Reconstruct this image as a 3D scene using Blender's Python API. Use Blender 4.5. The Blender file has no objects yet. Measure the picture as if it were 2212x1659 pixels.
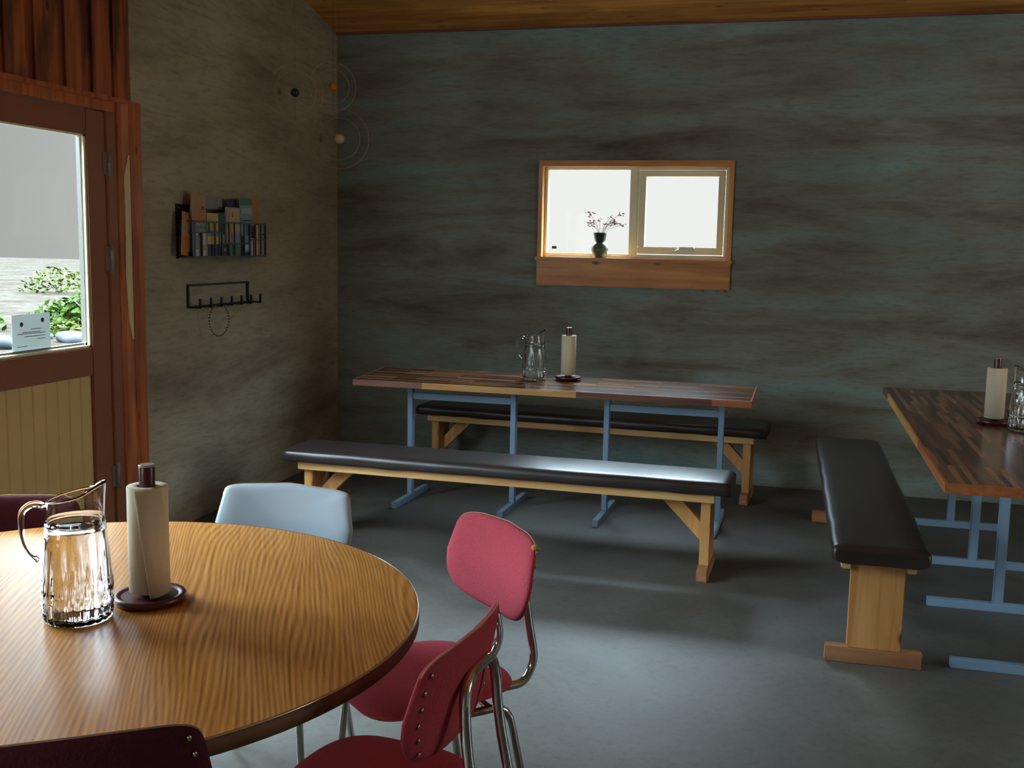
import bpy, bmesh, math, random
from mathutils import Vector, Matrix, noise
PI = math.pi
S = bpy.context.scene
COL = S.collection
random.seed(7)

# ------------------------------------------------------------------ camera
CAM = Vector((3.0468, -6.9175, 1.5030)); YAW, PITCH, ROLL, FPX = 0.2529, -0.1295, 0.0189, 2320.6
cd = bpy.data.cameras.new('camera'); cam = bpy.data.objects.new('camera', cd); COL.objects.link(cam)
cd.sensor_width = 36.0; cd.lens = FPX / 2212 * 36.0; cd.clip_start = 0.05; cd.clip_end = 400
fwd = Vector((-math.sin(YAW) * math.cos(PITCH), math.cos(YAW) * math.cos(PITCH), math.sin(PITCH)))
rgt = Vector((math.cos(YAW), math.sin(YAW), 0)); upv = rgt.cross(fwd)
r2 = math.cos(ROLL) * rgt + math.sin(ROLL) * upv; u2 = -math.sin(ROLL) * rgt + math.cos(ROLL) * upv
cam.matrix_world = Matrix(((r2.x, u2.x, -fwd.x, CAM.x), (r2.y, u2.y, -fwd.y, CAM.y), (r2.z, u2.z, -fwd.z, CAM.z), (0, 0, 0, 1)))
S.camera = cam

# ------------------------------------------------------------------ world, lights, exposure
SKY_HIGH = 36.0
w = bpy.data.worlds.new('sky'); S.world = w; w.use_nodes = True
nt = w.node_tree; nt.nodes.clear()
tc = nt.nodes.new('ShaderNodeTexCoord'); sp = nt.nodes.new('ShaderNodeSeparateXYZ')
bg = nt.nodes.new('ShaderNodeBackground'); wo = nt.nodes.new('ShaderNodeOutputWorld')
def mrange(src, f0, f1, t0, t1):
    m = nt.nodes.new('ShaderNodeMapRange'); m.interpolation_type = 'SMOOTHSTEP'
    for k, v in (('From Min', f0), ('From Max', f1), ('To Min', t0), ('To Max', t1)): m.inputs[k].default_value = v
    nt.links.new(src, m.inputs['Value']); return m.outputs['Result']
nt.links.new(tc.outputs['Generated'], sp.inputs[0])
haze = mrange(sp.outputs['X'], -0.75, -0.30, 0.40, 0.85)        # hazy horizon, duller to the left
mid = mrange(sp.outputs['Z'], 0.14, 0.26, 0.0, 8.5); high = mrange(sp.outputs['Z'], 0.33, 0.50, 0.0, SKY_HIGH)       # bright overcast sky above it
ad = nt.nodes.new('ShaderNodeMath'); ad.operation = 'ADD'; nt.links.new(haze, ad.inputs[0]); nt.links.new(high, ad.inputs[1])
ad2 = nt.nodes.new('ShaderNodeMath'); ad2.operation = 'ADD'; nt.links.new(ad.outputs[0], ad2.inputs[0]); nt.links.new(mid, ad2.inputs[1])
cm = nt.nodes.new('ShaderNodeMix'); cm.data_type = 'RGBA'; cm.inputs[6].default_value = (1.0, 1.0, 0.97, 1); cm.inputs[7].default_value = (0.66, 0.86, 1.0, 1)
nt.links.new(mrange(sp.outputs['Z'], 0.14, 0.30, 0.0, 1.0), cm.inputs[0]); nt.links.new(cm.outputs[2], bg.inputs['Color'])
nt.links.new(ad2.outputs[0], bg.inputs['Strength']); nt.links.new(bg.outputs[0], wo.inputs[0])

def area(name, loc, size, energy, color, direction, spread=180):
    l = bpy.data.lights.new(name, 'AREA'); l.shape = 'RECTANGLE'; l.size, l.size_y = size
    l.energy = energy; l.color = color; l.spread = math.radians(spread)
    o = bpy.data.objects.new(name, l); COL.objects.link(o); o.location = loc
    o.rotation_euler = Vector(direction).to_track_quat('-Z', 'Y').to_euler()
    return o
# daylight through the openings, plus fill lamps in added windows
def portal(name, loc, size, direction):
    o = area(name, loc, size, 1, (1, 1, 1), direction); o.data.cycles.is_portal = True
portal('door_portal', (-0.11, -3.03, 1.48), (0.72, 1.0), (1, 0, 0))
portal('back_window_portal', (2.04, 0.24, 1.74), (1.2, 0.62), (0, -1, 0))
area('side_window_daylight', (-0.14, -4.50, 1.45), (1.48, 1.05), 50, (0.64, 0.86, 1.0), (1, 0.25, -0.45))
area('far_side_fill', (-0.14, -8.20, 1.45), (1.48, 1.05), 52, (1.0, 0.95, 0.86), (1, 0.35, -0.2))  # fill lamp in an added, unseen window, evens out the light
area('right_wall_fill', (7.66, -3.60, 1.60), (1.5, 1.05), 30, (1.0, 0.93, 0.82), (-1, 0.1, -0.1))  # fill lamp in an added, unseen window, brightens the left wall
S.view_settings.view_transform = 'Standard'; S.view_settings.look = 'None'
S.view_settings.exposure = 0.10; S.view_settings.gamma = 1.0; S.view_settings.use_curve_mapping = False

# ------------------------------------------------------------------ materials
def lin(c):
    return tuple(((v / 255) / 12.92 if v / 255 <= 0.04045 else ((v / 255 + 0.055) / 1.055) ** 2.4) for v in c) + (1,)
def newmat(name):
    m = bpy.data.materials.new(name); m.use_nodes = True
    return m, m.node_tree, m.node_tree.nodes['Principled BSDF']
def N(nt, t, **kw):
    n = nt.nodes.new(t)
    for k, v in kw.items():
        if k in n.inputs: n.inputs[k].default_value = v
        else: setattr(n, k, v)
    return n
def plain(name, rgb, rough=0.5, metal=0.0, var=0.12, scale=20, bump=0.0, coat=0.0, spec=0.5):
    m, nt, b = newmat(name)
    c = lin(rgb)
    tc = N(nt, 'ShaderNodeTexCoord'); no = N(nt, 'ShaderNodeTexNoise', Scale=scale, Detail=4.0)
    nt.links.new(tc.outputs['Object'], no.inputs['Vector'])
    mx = N(nt, 'ShaderNodeMix', data_type='RGBA'); mx.inputs[6].default_value = tuple(v * (1 - var) for v in c[:3]) + (1,)
    mx.inputs[7].default_value = tuple(min(1, v * (1 + var)) for v in c[:3]) + (1,)
    nt.links.new(no.outputs['Fac'], mx.inputs[0]); nt.links.new(mx.outputs[2], b.inputs['Base Color'])
    b.inputs['Roughness'].default_value = rough; b.inputs['Metallic'].default_value = metal
    b.inputs['Specular IOR Level'].default_value = spec
    b.inputs['Coat Weight'].default_value = coat; b.inputs['Coat Roughness'].default_value = 0.1
    if bump:
        bp = N(nt, 'ShaderNodeBump', Strength=bump, Distance=0.01)
        nt.links.new(no.outputs['Fac'], bp.inputs['Height']); nt.links.new(bp.outputs[0], b.inputs['Normal'])
    return m
def ramp(nt, stops):
    r = N(nt, 'ShaderNodeValToRGB')
    while len(r.color_ramp.elements) < len(stops): r.color_ramp.elements.new(0.5)
    for e, (p, c) in zip(r.color_ramp.elements, stops): e.position = p; e.color = c
    return r
def wood(name, dark, light, axis=0, rough=0.5, scale=9, knots=True, knot_rgb=(70, 35, 15), coat=0.0, stain=0.0):
    """grain runs along the given local axis"""
    m, nt, b = newmat(name)
    tc = N(nt, 'ShaderNodeTexCoord'); mp = N(nt, 'ShaderNodeMapping')
    sc = [scale] * 3; sc[axis] = scale * 0.06; mp.inputs['Scale'].default_value = sc
    nt.links.new(tc.outputs['Object'], mp.inputs['Vector'])
    n1 = N(nt, 'ShaderNodeTexNoise', Scale=3.0, Detail=6.0, Distortion=0.6); nt.links.new(mp.outputs[0], n1.inputs['Vector'])
    r = ramp(nt, [(0.32, lin(dark)), (0.68, lin(light))]); nt.links.new(n1.outputs['Fac'], r.inputs[0])
    col = r.outputs[0]
    if knots:
        mk = N(nt, 'ShaderNodeMapping'); sk = [9.0] * 3; sk[axis] = 4.0; mk.inputs['Scale'].default_value = sk
        nt.links.new(tc.outputs['Object'], mk.inputs['Vector'])
        vo = N(nt, 'ShaderNodeTexVoronoi', Scale=1.0); nt.links.new(mk.outputs[0], vo.inputs['Vector'])
        rk = ramp(nt, [(0.04, (1, 1, 1, 1)), (0.14, (0, 0, 0, 1))]); nt.links.new(vo.outputs['Distance'], rk.inputs[0])
        mx = N(nt, 'ShaderNodeMix', data_type='RGBA'); nt.links.new(rk.outputs[0], mx.inputs[0])
        nt.links.new(col, mx.inputs[6]); mx.inputs[7].default_value = lin(knot_rgb); col = mx.outputs[2]
    if stain:
        n2 = N(nt, 'ShaderNodeTexNoise', Scale=5.0, Detail=3.0); ms = N(nt, 'ShaderNodeMapping')
        ss = [1.6] * 3; ss[axis] = 0.5; ms.inputs['Scale'].default_value = ss
        nt.links.new(tc.outputs['Object'], ms.inputs['Vector']); nt.links.new(ms.outputs[0], n2.inputs['Vector'])
        r2_ = ramp(nt, [(0.45, (0, 0, 0, 1)), (0.62, (1, 1, 1, 1))]); nt.links.new(n2.outputs['Fac'], r2_.inputs[0])
        mu = N(nt, 'ShaderNodeMath', operation='MULTIPLY'); mu.inputs[1].default_value = stain; nt.links.new(r2_.outputs[0], mu.inputs[0])
        mx = N(nt, 'ShaderNodeMix', data_type='RGBA'); nt.links.new(mu.outputs[0], mx.inputs[0])
        nt.links.new(col, mx.inputs[6]); mx.inputs[7].default_value = lin(knot_rgb); col = mx.outputs[2]
    nt.links.new(col, b.inputs['Base Color']); b.inputs['Roughness'].default_value = rough
    b.inputs['Coat Weight'].default_value = coat; b.inputs['Coat Roughness'].default_value = 0.12
    bp = N(nt, 'ShaderNodeBump', Strength=0.15, Distance=0.004); nt.links.new(n1.outputs['Fac'], bp.inputs['Height'])
    nt.links.new(bp.outputs[0], b.inputs['Normal'])
    return m
def oak_top(name):
    m, nt, b = newmat(name)
    tc = N(nt, 'ShaderNodeTexCoord'); mp = N(nt, 'ShaderNodeMapping'); mp.inputs['Scale'].default_value = (1.0, 0.16, 1.0)
    nt.links.new(tc.outputs['Object'], mp.inputs['Vector'])
    n1 = N(nt, 'ShaderNodeTexNoise', Scale=3.2, Detail=1.5, Distortion=0.2); nt.links.new(mp.outputs[0], n1.inputs['Vector'])
    sx = N(nt, 'ShaderNodeSeparateXYZ'); nt.links.new(tc.outputs['Object'], sx.inputs[0])
    a = N(nt, 'ShaderNodeMath', operation='MULTIPLY_ADD'); a.inputs[1].default_value = 230.0
    nt.links.new(n1.outputs['Fac'], a.inputs[0])
    bx = N(nt, 'ShaderNodeMath', operation='MULTIPLY'); bx.inputs[1].default_value = 620.0; nt.links.new(sx.outputs['X'], bx.inputs[0])
    nt.links.new(bx.outputs[0], a.inputs[2])
    si = N(nt, 'ShaderNodeMath', operation='SINE'); nt.links.new(a.outputs[0], si.inputs[0])
    mr = N(nt, 'ShaderNodeMapRange'); mr.inputs['From Min'].default_value = -1; nt.links.new(si.outputs[0], mr.inputs['Value'])
    mf = N(nt, 'ShaderNodeMapping'); mf.inputs['Scale'].default_value = (1.0, 0.03, 1.0); nt.links.new(tc.outputs['Object'], mf.inputs['Vector'])
    nf = N(nt, 'ShaderNodeTexNoise', Scale=190.0, Detail=4.0); nt.links.new(mf.outputs[0], nf.inputs['Vector'])
    mm = N(nt, 'ShaderNodeMath', operation='MULTIPLY_ADD'); mm.inputs[1].default_value = 0.30; nt.links.new(mr.outputs[0], mm.inputs[0])
    m2 = N(nt, 'ShaderNodeMath', operation='MULTIPLY'); m2.inputs[1].default_value = 0.70; nt.links.new(nf.outputs['Fac'], m2.inputs[0]); nt.links.new(m2.outputs[0], mm.inputs[2])
    r = ramp(nt, [(0.22, lin((150, 92, 40))), (0.50, lin((188, 124, 58))), (0.78, lin((212, 150, 80)))]); nt.links.new(mm.outputs[0], r.inputs[0])
    nt.links.new(r.outputs[0], b.inputs['Base Color']); b.inputs['Roughness'].default_value = 0.36
    b.inputs['Specular IOR Level'].default_value = 0.32
    b.inputs['Coat Weight'].default_value = 0.04; b.inputs['Coat Roughness'].default_value = 0.22
    return m
def butcher(name, rough=0.22):
    """narrow walnut staves, long side along local X"""
    m, nt, b = newmat(name)
    tc = N(nt, 'ShaderNodeTexCoord')
    br = N(nt, 'ShaderNodeTexBrick', Scale=1.0); br.offset = 0.37; br.offset_frequency = 2; br.squash = 1.0
    br.inputs['Brick Width'].default_value = 0.34; br.inputs['Row Height'].default_value = 0.021; br.inputs['Mortar Size'].default_value = 0.0
    br.inputs['Color1'].default_value = (0, 0, 0, 1); br.inputs['Color2'].default_value = (1, 1, 1, 1)
    nt.links.new(tc.outputs['Object'], br.inputs['Vector'])
    r = ramp(nt, [(0.0, lin((56, 32, 24))), (0.35, lin((98, 60, 42))), (0.6, lin((132, 86, 58))), (0.85, lin((172, 126, 86))), (1.0, lin((84, 46, 38)))])
    nt.links.new(br.outputs['Color'], r.inputs[0])
    mp = N(nt, 'ShaderNodeMapping'); mp.inputs['Scale'].default_value = (4, 90, 90); nt.links.new(tc.outputs['Object'], mp.inputs['Vector'])
    n1 = N(nt, 'ShaderNodeTexNoise', Scale=1.0, Detail=3.0); nt.links.new(mp.outputs[0], n1.inputs['Vector'])
    mx = N(nt, 'ShaderNodeMix', data_type='RGBA', blend_type='MULTIPLY'); mx.inputs[0].default_value = 0.6
    r2_ = ramp(nt, [(0.3, (0.6, 0.6, 0.6, 1)), (0.7, (1.2, 1.2, 1.2, 1))]); nt.links.new(n1.outputs['Fac'], r2_.inputs[0])
    nt.links.new(r.outputs[0], mx.inputs[6]); nt.links.new(r2_.outputs[0], mx.inputs[7])
    nt.links.new(mx.outputs[2], b.inputs['Base Color']); b.inputs['Roughness'].default_value = rough
    b.inputs['Specular IOR Level'].default_value = 0.5
    return m
def concrete(name, c1, c2, c3, horizontal=True, scale=1.0, rough=0.85, bump=0.5, spots=False, teal=None):
    m, nt, b = newmat(name)
    tc = N(nt, 'ShaderNodeTexCoord'); mp = N(nt, 'ShaderNodeMapping')
    mp.inputs['Scale'].default_value = (0.45 * scale, 0.45 * scale, 2.6 * scale) if horizontal else (scale, scale, scale)
    nt.links.new(tc.outputs['Object'], mp.inputs['Vector'])
    n1 = N(nt, 'ShaderNodeTexNoise', Scale=1.7, Detail=8.0, Roughness=0.62, Distortion=0.5); nt.links.new(mp.outputs[0], n1.inputs['Vector'])
    r = ramp(nt, [(0.30, lin(c1)), (0.5, lin(c2)), (0.72, lin(c3))]); nt.links.new(n1.outputs['Fac'], r.inputs[0])
    n2 = N(nt, 'ShaderNodeTexNoise', Scale=0.8, Detail=3.0); nt.links.new(tc.outputs['Object'], n2.inputs['Vector'])
    r2_ = ramp(nt, [(0.35, (0.72, 0.70, 0.68, 1)), (0.65, (1.0, 1.05, 1.08, 1))]); nt.links.new(n2.outputs['Fac'], r2_.inputs[0])
    mx = N(nt, 'ShaderNodeMix', data_type='RGBA', blend_type='MULTIPLY'); mx.inputs[0].default_value = 1.0
    nt.links.new(r.outputs[0], mx.inputs[6]); nt.links.new(r2_.outputs[0], mx.inputs[7]); col = mx.outputs[2]
    n3 = N(nt, 'ShaderNodeTexNoise', Scale=22.0, Detail=6.0, Roughness=0.7); nt.links.new(mp.outputs[0], n3.inputs['Vector'])
    r3 = ramp(nt, [(0.30, (0.62, 0.60, 0.58, 1)), (0.52, (1, 1, 1, 1))]); nt.links.new(n3.outputs['Fac'], r3.inputs[0])
    mx2 = N(nt, 'ShaderNodeMix', data_type='RGBA', blend_type='MULTIPLY'); mx2.inputs[0].default_value = 0.75
    nt.links.new(col, mx2.inputs[6]); nt.links.new(r3.outputs[0], mx2.inputs[7]); col = mx2.outputs[2]
    if spots:
        vo = N(nt, 'ShaderNodeTexVoronoi', Scale=3.1); nt.links.new(tc.outputs['Object'], vo.inputs['Vector'])
        rk = ramp(nt, [(0.015, (0.35, 0.33, 0.32, 1)), (0.05, (1, 1, 1, 1))]); nt.links.new(vo.outputs['Distance'], rk.inputs[0])
        mx3 = N(nt, 'ShaderNodeMix', data_type='RGBA', blend_type='MULTIPLY'); mx3.inputs[0].default_value = 0.8
        nt.links.new(col, mx3.inputs[6]); nt.links.new(rk.outputs[0], mx3.inputs[7]); col = mx3.outputs[2]
    nt.links.new(col, b.inputs['Base Color']); b.inputs['Roughness'].default_value = rough
    if rough < 0.7:
        rr = N(nt, 'ShaderNodeMapRange'); rr.inputs['To Min'].default_value = rough - 0.12; rr.inputs['To Max'].default_value = rough + 0.2
        nt.links.new(n1.outputs['Fac'], rr.inputs['Value']); nt.links.new(rr.outputs[0], b.inputs['Roughness'])
    ad = N(nt, 'ShaderNodeMath', operation='MULTIPLY_ADD'); ad.inputs[1].default_value = 0.35
    nt.links.new(n3.outputs['Fac'], ad.inputs[0]); nt.links.new(n1.outputs['Fac'], ad.inputs[2])
    bp = N(nt, 'ShaderNodeBump', Strength=bump, Distance=0.02); nt.links.new(ad.outputs[0], bp.inputs['Height'])
    nt.links.new(bp.outputs[0], b.inputs['Normal'])
    return m
def glassmat(name, ior=1.47, tint=(1, 1, 1, 1), rough=0.0):
    m, nt, b = newmat(name)
    b.inputs['Base Color'].default_value = tint; b.inputs['Transmission Weight'].default_value = 1.0
    b.inputs['IOR'].default_value = ior; b.inputs['Roughness'].default_value = rough
    return m
def panemat(name, tint):
    m, nt, b = newmat(name); nt.nodes.remove(b)
    out = nt.nodes['Material Output']; t = N(nt, 'ShaderNodeBsdfTransparent'); g = N(nt, 'ShaderNodeBsdfGlossy')
    g.inputs['Roughness'].default_value = 0.02; t.inputs['Color'].default_value = tint
    lw = N(nt, 'ShaderNodeLayerWeight', Blend=0.5); pw = N(nt, 'ShaderNodeMath', operation='POWER'); pw.inputs[1].default_value = 4.0
    nt.links.new(lw.outputs['Facing'], pw.inputs[0]); fr = N(nt, 'ShaderNodeMath', operation='MULTIPLY_ADD'); fr.inputs[1].default_value = 0.3; fr.inputs[2].default_value = 0.002
    nt.links.new(pw.outputs[0], fr.inputs[0]); mx = N(nt, 'ShaderNodeMixShader')
    nt.links.new(fr.outputs[0], mx.inputs[0]); nt.links.new(t.outputs[0], mx.inputs[1]); nt.links.new(g.outputs[0], mx.inputs[2])
    nt.links.new(mx.outputs[0], out.inputs['Surface'])
    return m

M = {}
M['wall'] = concrete('board_marked_concrete', (106, 92, 78), (146, 148, 136), (150, 178, 174), bump=0.3)
M['plaster'] = concrete('pale_bounce_plaster', (206, 200, 186), (224, 218, 204), (232, 228, 216), bump=0.1)  # unseen right wall, made pale to bounce light onto the left wall
M['wall_l'] = concrete('brown_concrete', (138, 122, 102), (178, 166, 140), (190, 182, 158), scale=0.8)
M['floor'] = concrete('concrete_floor', (76, 70, 63), (92, 87, 80), (106, 102, 95), horizontal=False, scale=1.3, rough=0.5, bump=0.10, spots=True)
M['ceil'] = wood('pine_ceiling_board', (186, 116, 44), (226, 166, 80), 0, 0.6, 6, True, (100, 52, 22), stain=0.35)
M['ctrim'] = wood('reddish_trim', (118, 66, 46), (146, 86, 60), 0, 0.6, 8, False)
M['siding'] = wood('dark_stained_board', (120, 60, 28), (190, 104, 52), 2, 0.5, 7, True, (34, 16, 10), stain=0.75)
M['post'] = wood('orange_stained_pine', (156, 74, 30), (212, 120, 56), 2, 0.42, 8, True, (70, 30, 14), stain=0.25)
M['worn'] = wood('lit_worn_pine', (196, 170, 120), (222, 200, 150), 2, 0.5, 8, False)  # paler pine, stands in for daylight on a worn edge
M['door'] = plain('brown_painted_wood', (148, 88, 58), 0.45, var=0.10, scale=5)
M['dpanel'] = plain('ochre_painted_board', (222, 186, 120), 0.5, var=0.08, scale=7)
M['winwood'] = wood('honey_pine', (196, 122, 64), (228, 166, 98), 0, 0.45, 8, True, (110, 54, 26), stain=0.2)
M['winwoodz'] = wood('honey_pine_upright', (196, 122, 64), (228, 166, 98), 2, 0.45, 8, False)
M['winframe'] = plain('cream_painted_frame', (238, 230, 196), 0.4, var=0.04)
M['bench'] = wood('bench_pine', (206, 148, 84), (232, 184, 118), 0, 0.5, 8, True, (120, 62, 30))
M['benchz'] = wood('bench_pine_upright', (196, 130, 70), (226, 168, 100), 2, 0.5, 9, True, (120, 62, 30))
M['foot'] = wood('worn_pine_foot', (146, 96, 62), (182, 128, 86), 1, 0.6, 8, True, (90, 50, 30))
M['vinyl'] = plain('dark_brown_vinyl', (52, 42, 40), 0.34, var=0.18, scale=6, bump=0.06, coat=0.0)
M['steel'] = plain('blue_grey_enamel', (132, 158, 182), 0.4, var=0.06, scale=8)
M['butcher'] = butcher('walnut_stave_top')
M['e_pink'] = wood('edge_rosy', (130, 84, 66), (164, 112, 90), 0, 0.35, 14, False)
M['e_tan'] = wood('edge_tan', (196, 138, 74), (222, 166, 96), 0, 0.35, 14, False)
M['e_dark'] = wood('edge_dark', (96, 56, 46), (132, 84, 66), 0, 0.35, 14, False)
M['e_orange'] = wood('edge_orange', (160, 92, 52), (190, 118, 72), 0, 0.35, 14, False)
M['oak'] = oak_top('oak_veneer'); M['oakedge'] = wood('oak_edge', (92, 60, 34), (116, 80, 46), 0, 0.65, 6, False)
M['alu'] = plain('thin_silver_strip', (200, 200, 196), 0.25, metal=1.0, var=0.03)
M['chrome'] = plain('chrome', (214, 210, 202), 0.12, metal=1.0, var=0.03)
M['red'] = plain('raspberry_wool', (176, 66, 78), 0.9, var=0.16, scale=160, bump=0.25, spec=0.2)
M['maroon'] = plain('maroon_wool', (78, 30, 40), 0.9, var=0.16, scale=160, bump=0.25, spec=0.2)
M['white_vinyl'] = plain('white_vinyl', (164, 176, 184), 0.35, var=0.03, scale=5)
M['piping'] = plain('worn_edge_piping', (170, 132, 104), 0.8, var=0.3, scale=40)
M['foam'] = plain('exposed_foam', (176, 134, 84), 0.9, var=0.2, scale=60)
M['glass'] = glassmat('clear_cut_glass'); M['water'] = glassmat('water', 1.333)
M['pane'] = panemat('window_glass', (0.97, 0.98, 0.98, 1)); M['pane_door'] = panemat('door_glass', (0.90, 0.92, 0.92, 1))
M['paper'] = plain('kitchen_paper', (226, 214, 186), 0.9, var=0.04, scale=120, bump=0.1, spec=0.2)
M['core'] = plain('cardboard_core', (96, 76, 60), 0.9)
M['mahog'] = plain('mahogany_wood', (78, 32, 30), 0.3, var=0.2, scale=12)
M['mahogtop'] = plain('pale_post_cap', (176, 160, 150), 0.4, var=0.05)
M['blackm'] = plain('black_powder_coat', (34, 34, 36), 0.5, var=0.1)
M['greym'] = plain('grey_metal', (84, 90, 94), 0.4, metal=0.3, var=0.06)
M['hinge'] = plain('dull_steel', (136, 124, 112), 0.45, metal=0.2)
M['brass'] = plain('brass_wire', (206, 166, 128), 0.35, metal=0.4, var=0.1)
M['cord'] = plain('brown_cord', (120, 88, 62), 0.8)
M['ground'] = concrete('gravel_yard', (44, 39, 34), (58, 51, 45), (70, 63, 56), horizontal=False, scale=3, bump=0.3)
M['leaf'] = plain('shrub_leaf', (38, 54, 6), 0.7, var=0.4, scale=3, spec=0.1)
M['leaf2'] = plain('pale_shrub_leaf', (52, 60, 16), 0.7, var=0.4, scale=3, spec=0.1)
M['ground'].node_tree.nodes['Principled BSDF'].inputs['Specular IOR Level'].default_value = 0.0
M['rock'] = plain('grey_rock', (40, 42, 44), 0.9, var=0.3, scale=3)
M['sign'] = plain('sign_paper', (196, 210, 214), 0.7, var=0.02)
b_ = M['sign'].node_tree; tr_ = N(b_, 'ShaderNodeBsdfTranslucent'); tr_.inputs[0].default_value = lin((222, 222, 214)); ms_ = N(b_, 'ShaderNodeMixShader'); ms_.inputs[0].default_value = 0.22
b_.links.new(b_.nodes['Principled BSDF'].outputs[0], ms_.inputs[1]); b_.links.new(tr_.outputs[0], ms_.inputs[2]); b_.links.new(ms_.outputs[0], b_.nodes['Material Output'].inputs['Surface'])
M['ink'] = plain('grey_ink', (110, 124, 130), 0.8)
M['inkd'] = plain('dark_ink', (66, 76, 82), 0.8)
M['stone'] = plain('vase_glaze', (92, 104, 84), 0.3, var=0.3, scale=30)
M['dkpot'] = plain('dark_vase_rim', (28, 36, 36), 0.4)
M['twig'] = plain('dry_twig', (110, 90, 78), 0.8); M['petal'] = plain('dry_flower', (176, 150, 150), 0.9, var=0.3)
M['white'] = plain('white_plastic', (226, 224, 220), 0.4, var=0.03)
M['bead'] = plain('black_bead', (18, 18, 18), 0.25); M['thread'] = plain('pale_thread', (150, 140, 124), 0.8)

# ------------------------------------------------------------------ mesh helpers
def B(): return bmesh.new()
def box(bm, x0, x1, y0, y1, z0, z1, mi=0):
    v = [bm.verts.new(p) for p in ((x0, y0, z0), (x1, y0, z0), (x1, y1, z0), (x0, y1, z0), (x0, y0, z1), (x1, y0, z1), (x1, y1, z1), (x0, y1, z1))]
    for f in ((0, 3, 2, 1), (4, 5, 6, 7), (0, 1, 5, 4), (1, 2, 6, 5), (2, 3, 7, 6), (3, 0, 4, 7)):
        bm.faces.new([v[i] for i in f]).material_index = mi
    return v
def hexa(bm, pts, mi=0):
    v = [bm.verts.new(p) for p in pts]
    for f in ((0, 3, 2, 1), (4, 5, 6, 7), (0, 1, 5, 4), (1, 2, 6, 5), (2, 3, 7, 6), (3, 0, 4, 7)):
        bm.faces.new([v[i] for i in f]).material_index = mi
def prism(bm, poly, axis, a, b, mi=0):
    """poly: 2-D points in the plane of the two other axes"""
    def P(p, t):
        q = list(p); q.insert(axis, t); return q
    A = [bm.verts.new(P(p, a)) for p in poly]; Bv = [bm.verts.new(P(p, b)) for p in poly]
    n = len(poly)
    bm.faces.new(A[::-1]).material_index = mi; bm.faces.new(Bv).material_index = mi
    for i in range(n): bm.faces.new((A[i], A[(i + 1) % n], Bv[(i + 1) % n], Bv[i])).material_index = mi
def beam(bm, p, q, w, h, up=(0, 0, 1)):
    p, q = Vector(p), Vector(q); t = (q - p).normalized(); s = t.cross(Vector(up)).normalized(); u = s.cross(t)
    hexa(bm, [p - s * w / 2 - u * h / 2, p + s * w / 2 - u * h / 2, q + s * w / 2 - u * h / 2, q - s * w / 2 - u * h / 2,
              p - s * w / 2 + u * h / 2, p + s * w / 2 + u * h / 2, q + s * w / 2 + u * h / 2, q - s * w / 2 + u * h / 2])
def fillet(pts, r, n=6):
    P = [Vector(p) for p in pts]; out = [P[0]]
    for i in range(1, len(P) - 1):
        a = (P[i - 1] - P[i]); b = (P[i + 1] - P[i]); d = min(r, a.length * 0.45, b.length * 0.45)
        A = P[i] + a.normalized() * d; Bq = P[i] + b.normalized() * d
        for k in range(n + 1):
            t = k / n; out.append((1 - t) ** 2 * A + 2 * t * (1 - t) * P[i] + t * t * Bq)
    out.append(P[-1]); return out
def tube(bm, pts, r, n=10, closed=False, cap=True, radii=None):
    P = [Vector(p) for p in pts]; m = len(P); rings = []; nrm = None
    for i in range(m):
        if closed: t = (P[(i + 1) % m] - P[i - 1]).normalized()
        else: t = (P[min(i + 1, m - 1)] - P[max(i - 1, 0)]).normalized()
        if nrm is None:
            nrm = t.cross(Vector((0, 0, 1)));
            if nrm.length < 0.1: nrm = t.cross(Vector((1, 0, 0)))
            nrm.normalize()
        else:
            nrm = (nrm - t * nrm.dot(t)).normalized()
        bn = t.cross(nrm); rr = radii[i] if radii else r
        rings.append([bm.verts.new(P[i] + rr * (math.cos(2 * PI * k / n) * nrm + math.sin(2 * PI * k / n) * bn)) for k in range(n)])
    for i in range(m if closed else m - 1):
        a, b = rings[i], rings[(i + 1) % m]
        for k in range(n):
            f = bm.faces.new((a[k], a[(k + 1) % n], b[(k + 1) % n], b[k])); f.smooth = True
    if cap and not closed: bm.faces.new(rings[0][::-1]); bm.faces.new(rings[-1])
def lathe(bm, prof, n=32, c=(0, 0, 0), fn=None, smooth=True, capb=True, capt=True, mi=0):
    rings = []
    for (r, z) in prof:
        ring = []
        for k in range(n):
            a = 2 * PI * k / n; p = Vector((r * math.cos(a), r * math.sin(a), z))
            if fn: p = fn(p, a, r, z)
            ring.append(bm.verts.new(p + Vector(c)))
        rings.append(ring)
    for a, b in zip(rings, rings[1:]):
        for k in range(n):
            f = bm.faces.new((a[k], a[(k + 1) % n], b[(k + 1) % n], b[k])); f.smooth = smooth; f.material_index = mi
    if capb: bm.faces.new(rings[0][::-1]).material_index = mi
    if capt: bm.faces.new(rings[-1]).material_index = mi
    return rings
def sphere(bm, c, r, sub=2, sc=(1, 1, 1)):
    res = bmesh.ops.create_icosphere(bm, subdivisions=sub, radius=r)
    for v in res['verts']: v.co = Vector((v.co.x * sc[0], v.co.y * sc[1], v.co.z * sc[2])) + Vector(c)
    for v in res['verts']:
        for f in v.link_faces: f.smooth = True
def bevel(bm, w, seg=2):
    bmesh.ops.bevel(bm, geom=bm.edges[:], offset=w, segments=seg, affect='EDGES', clamp_overlap=True)
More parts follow.
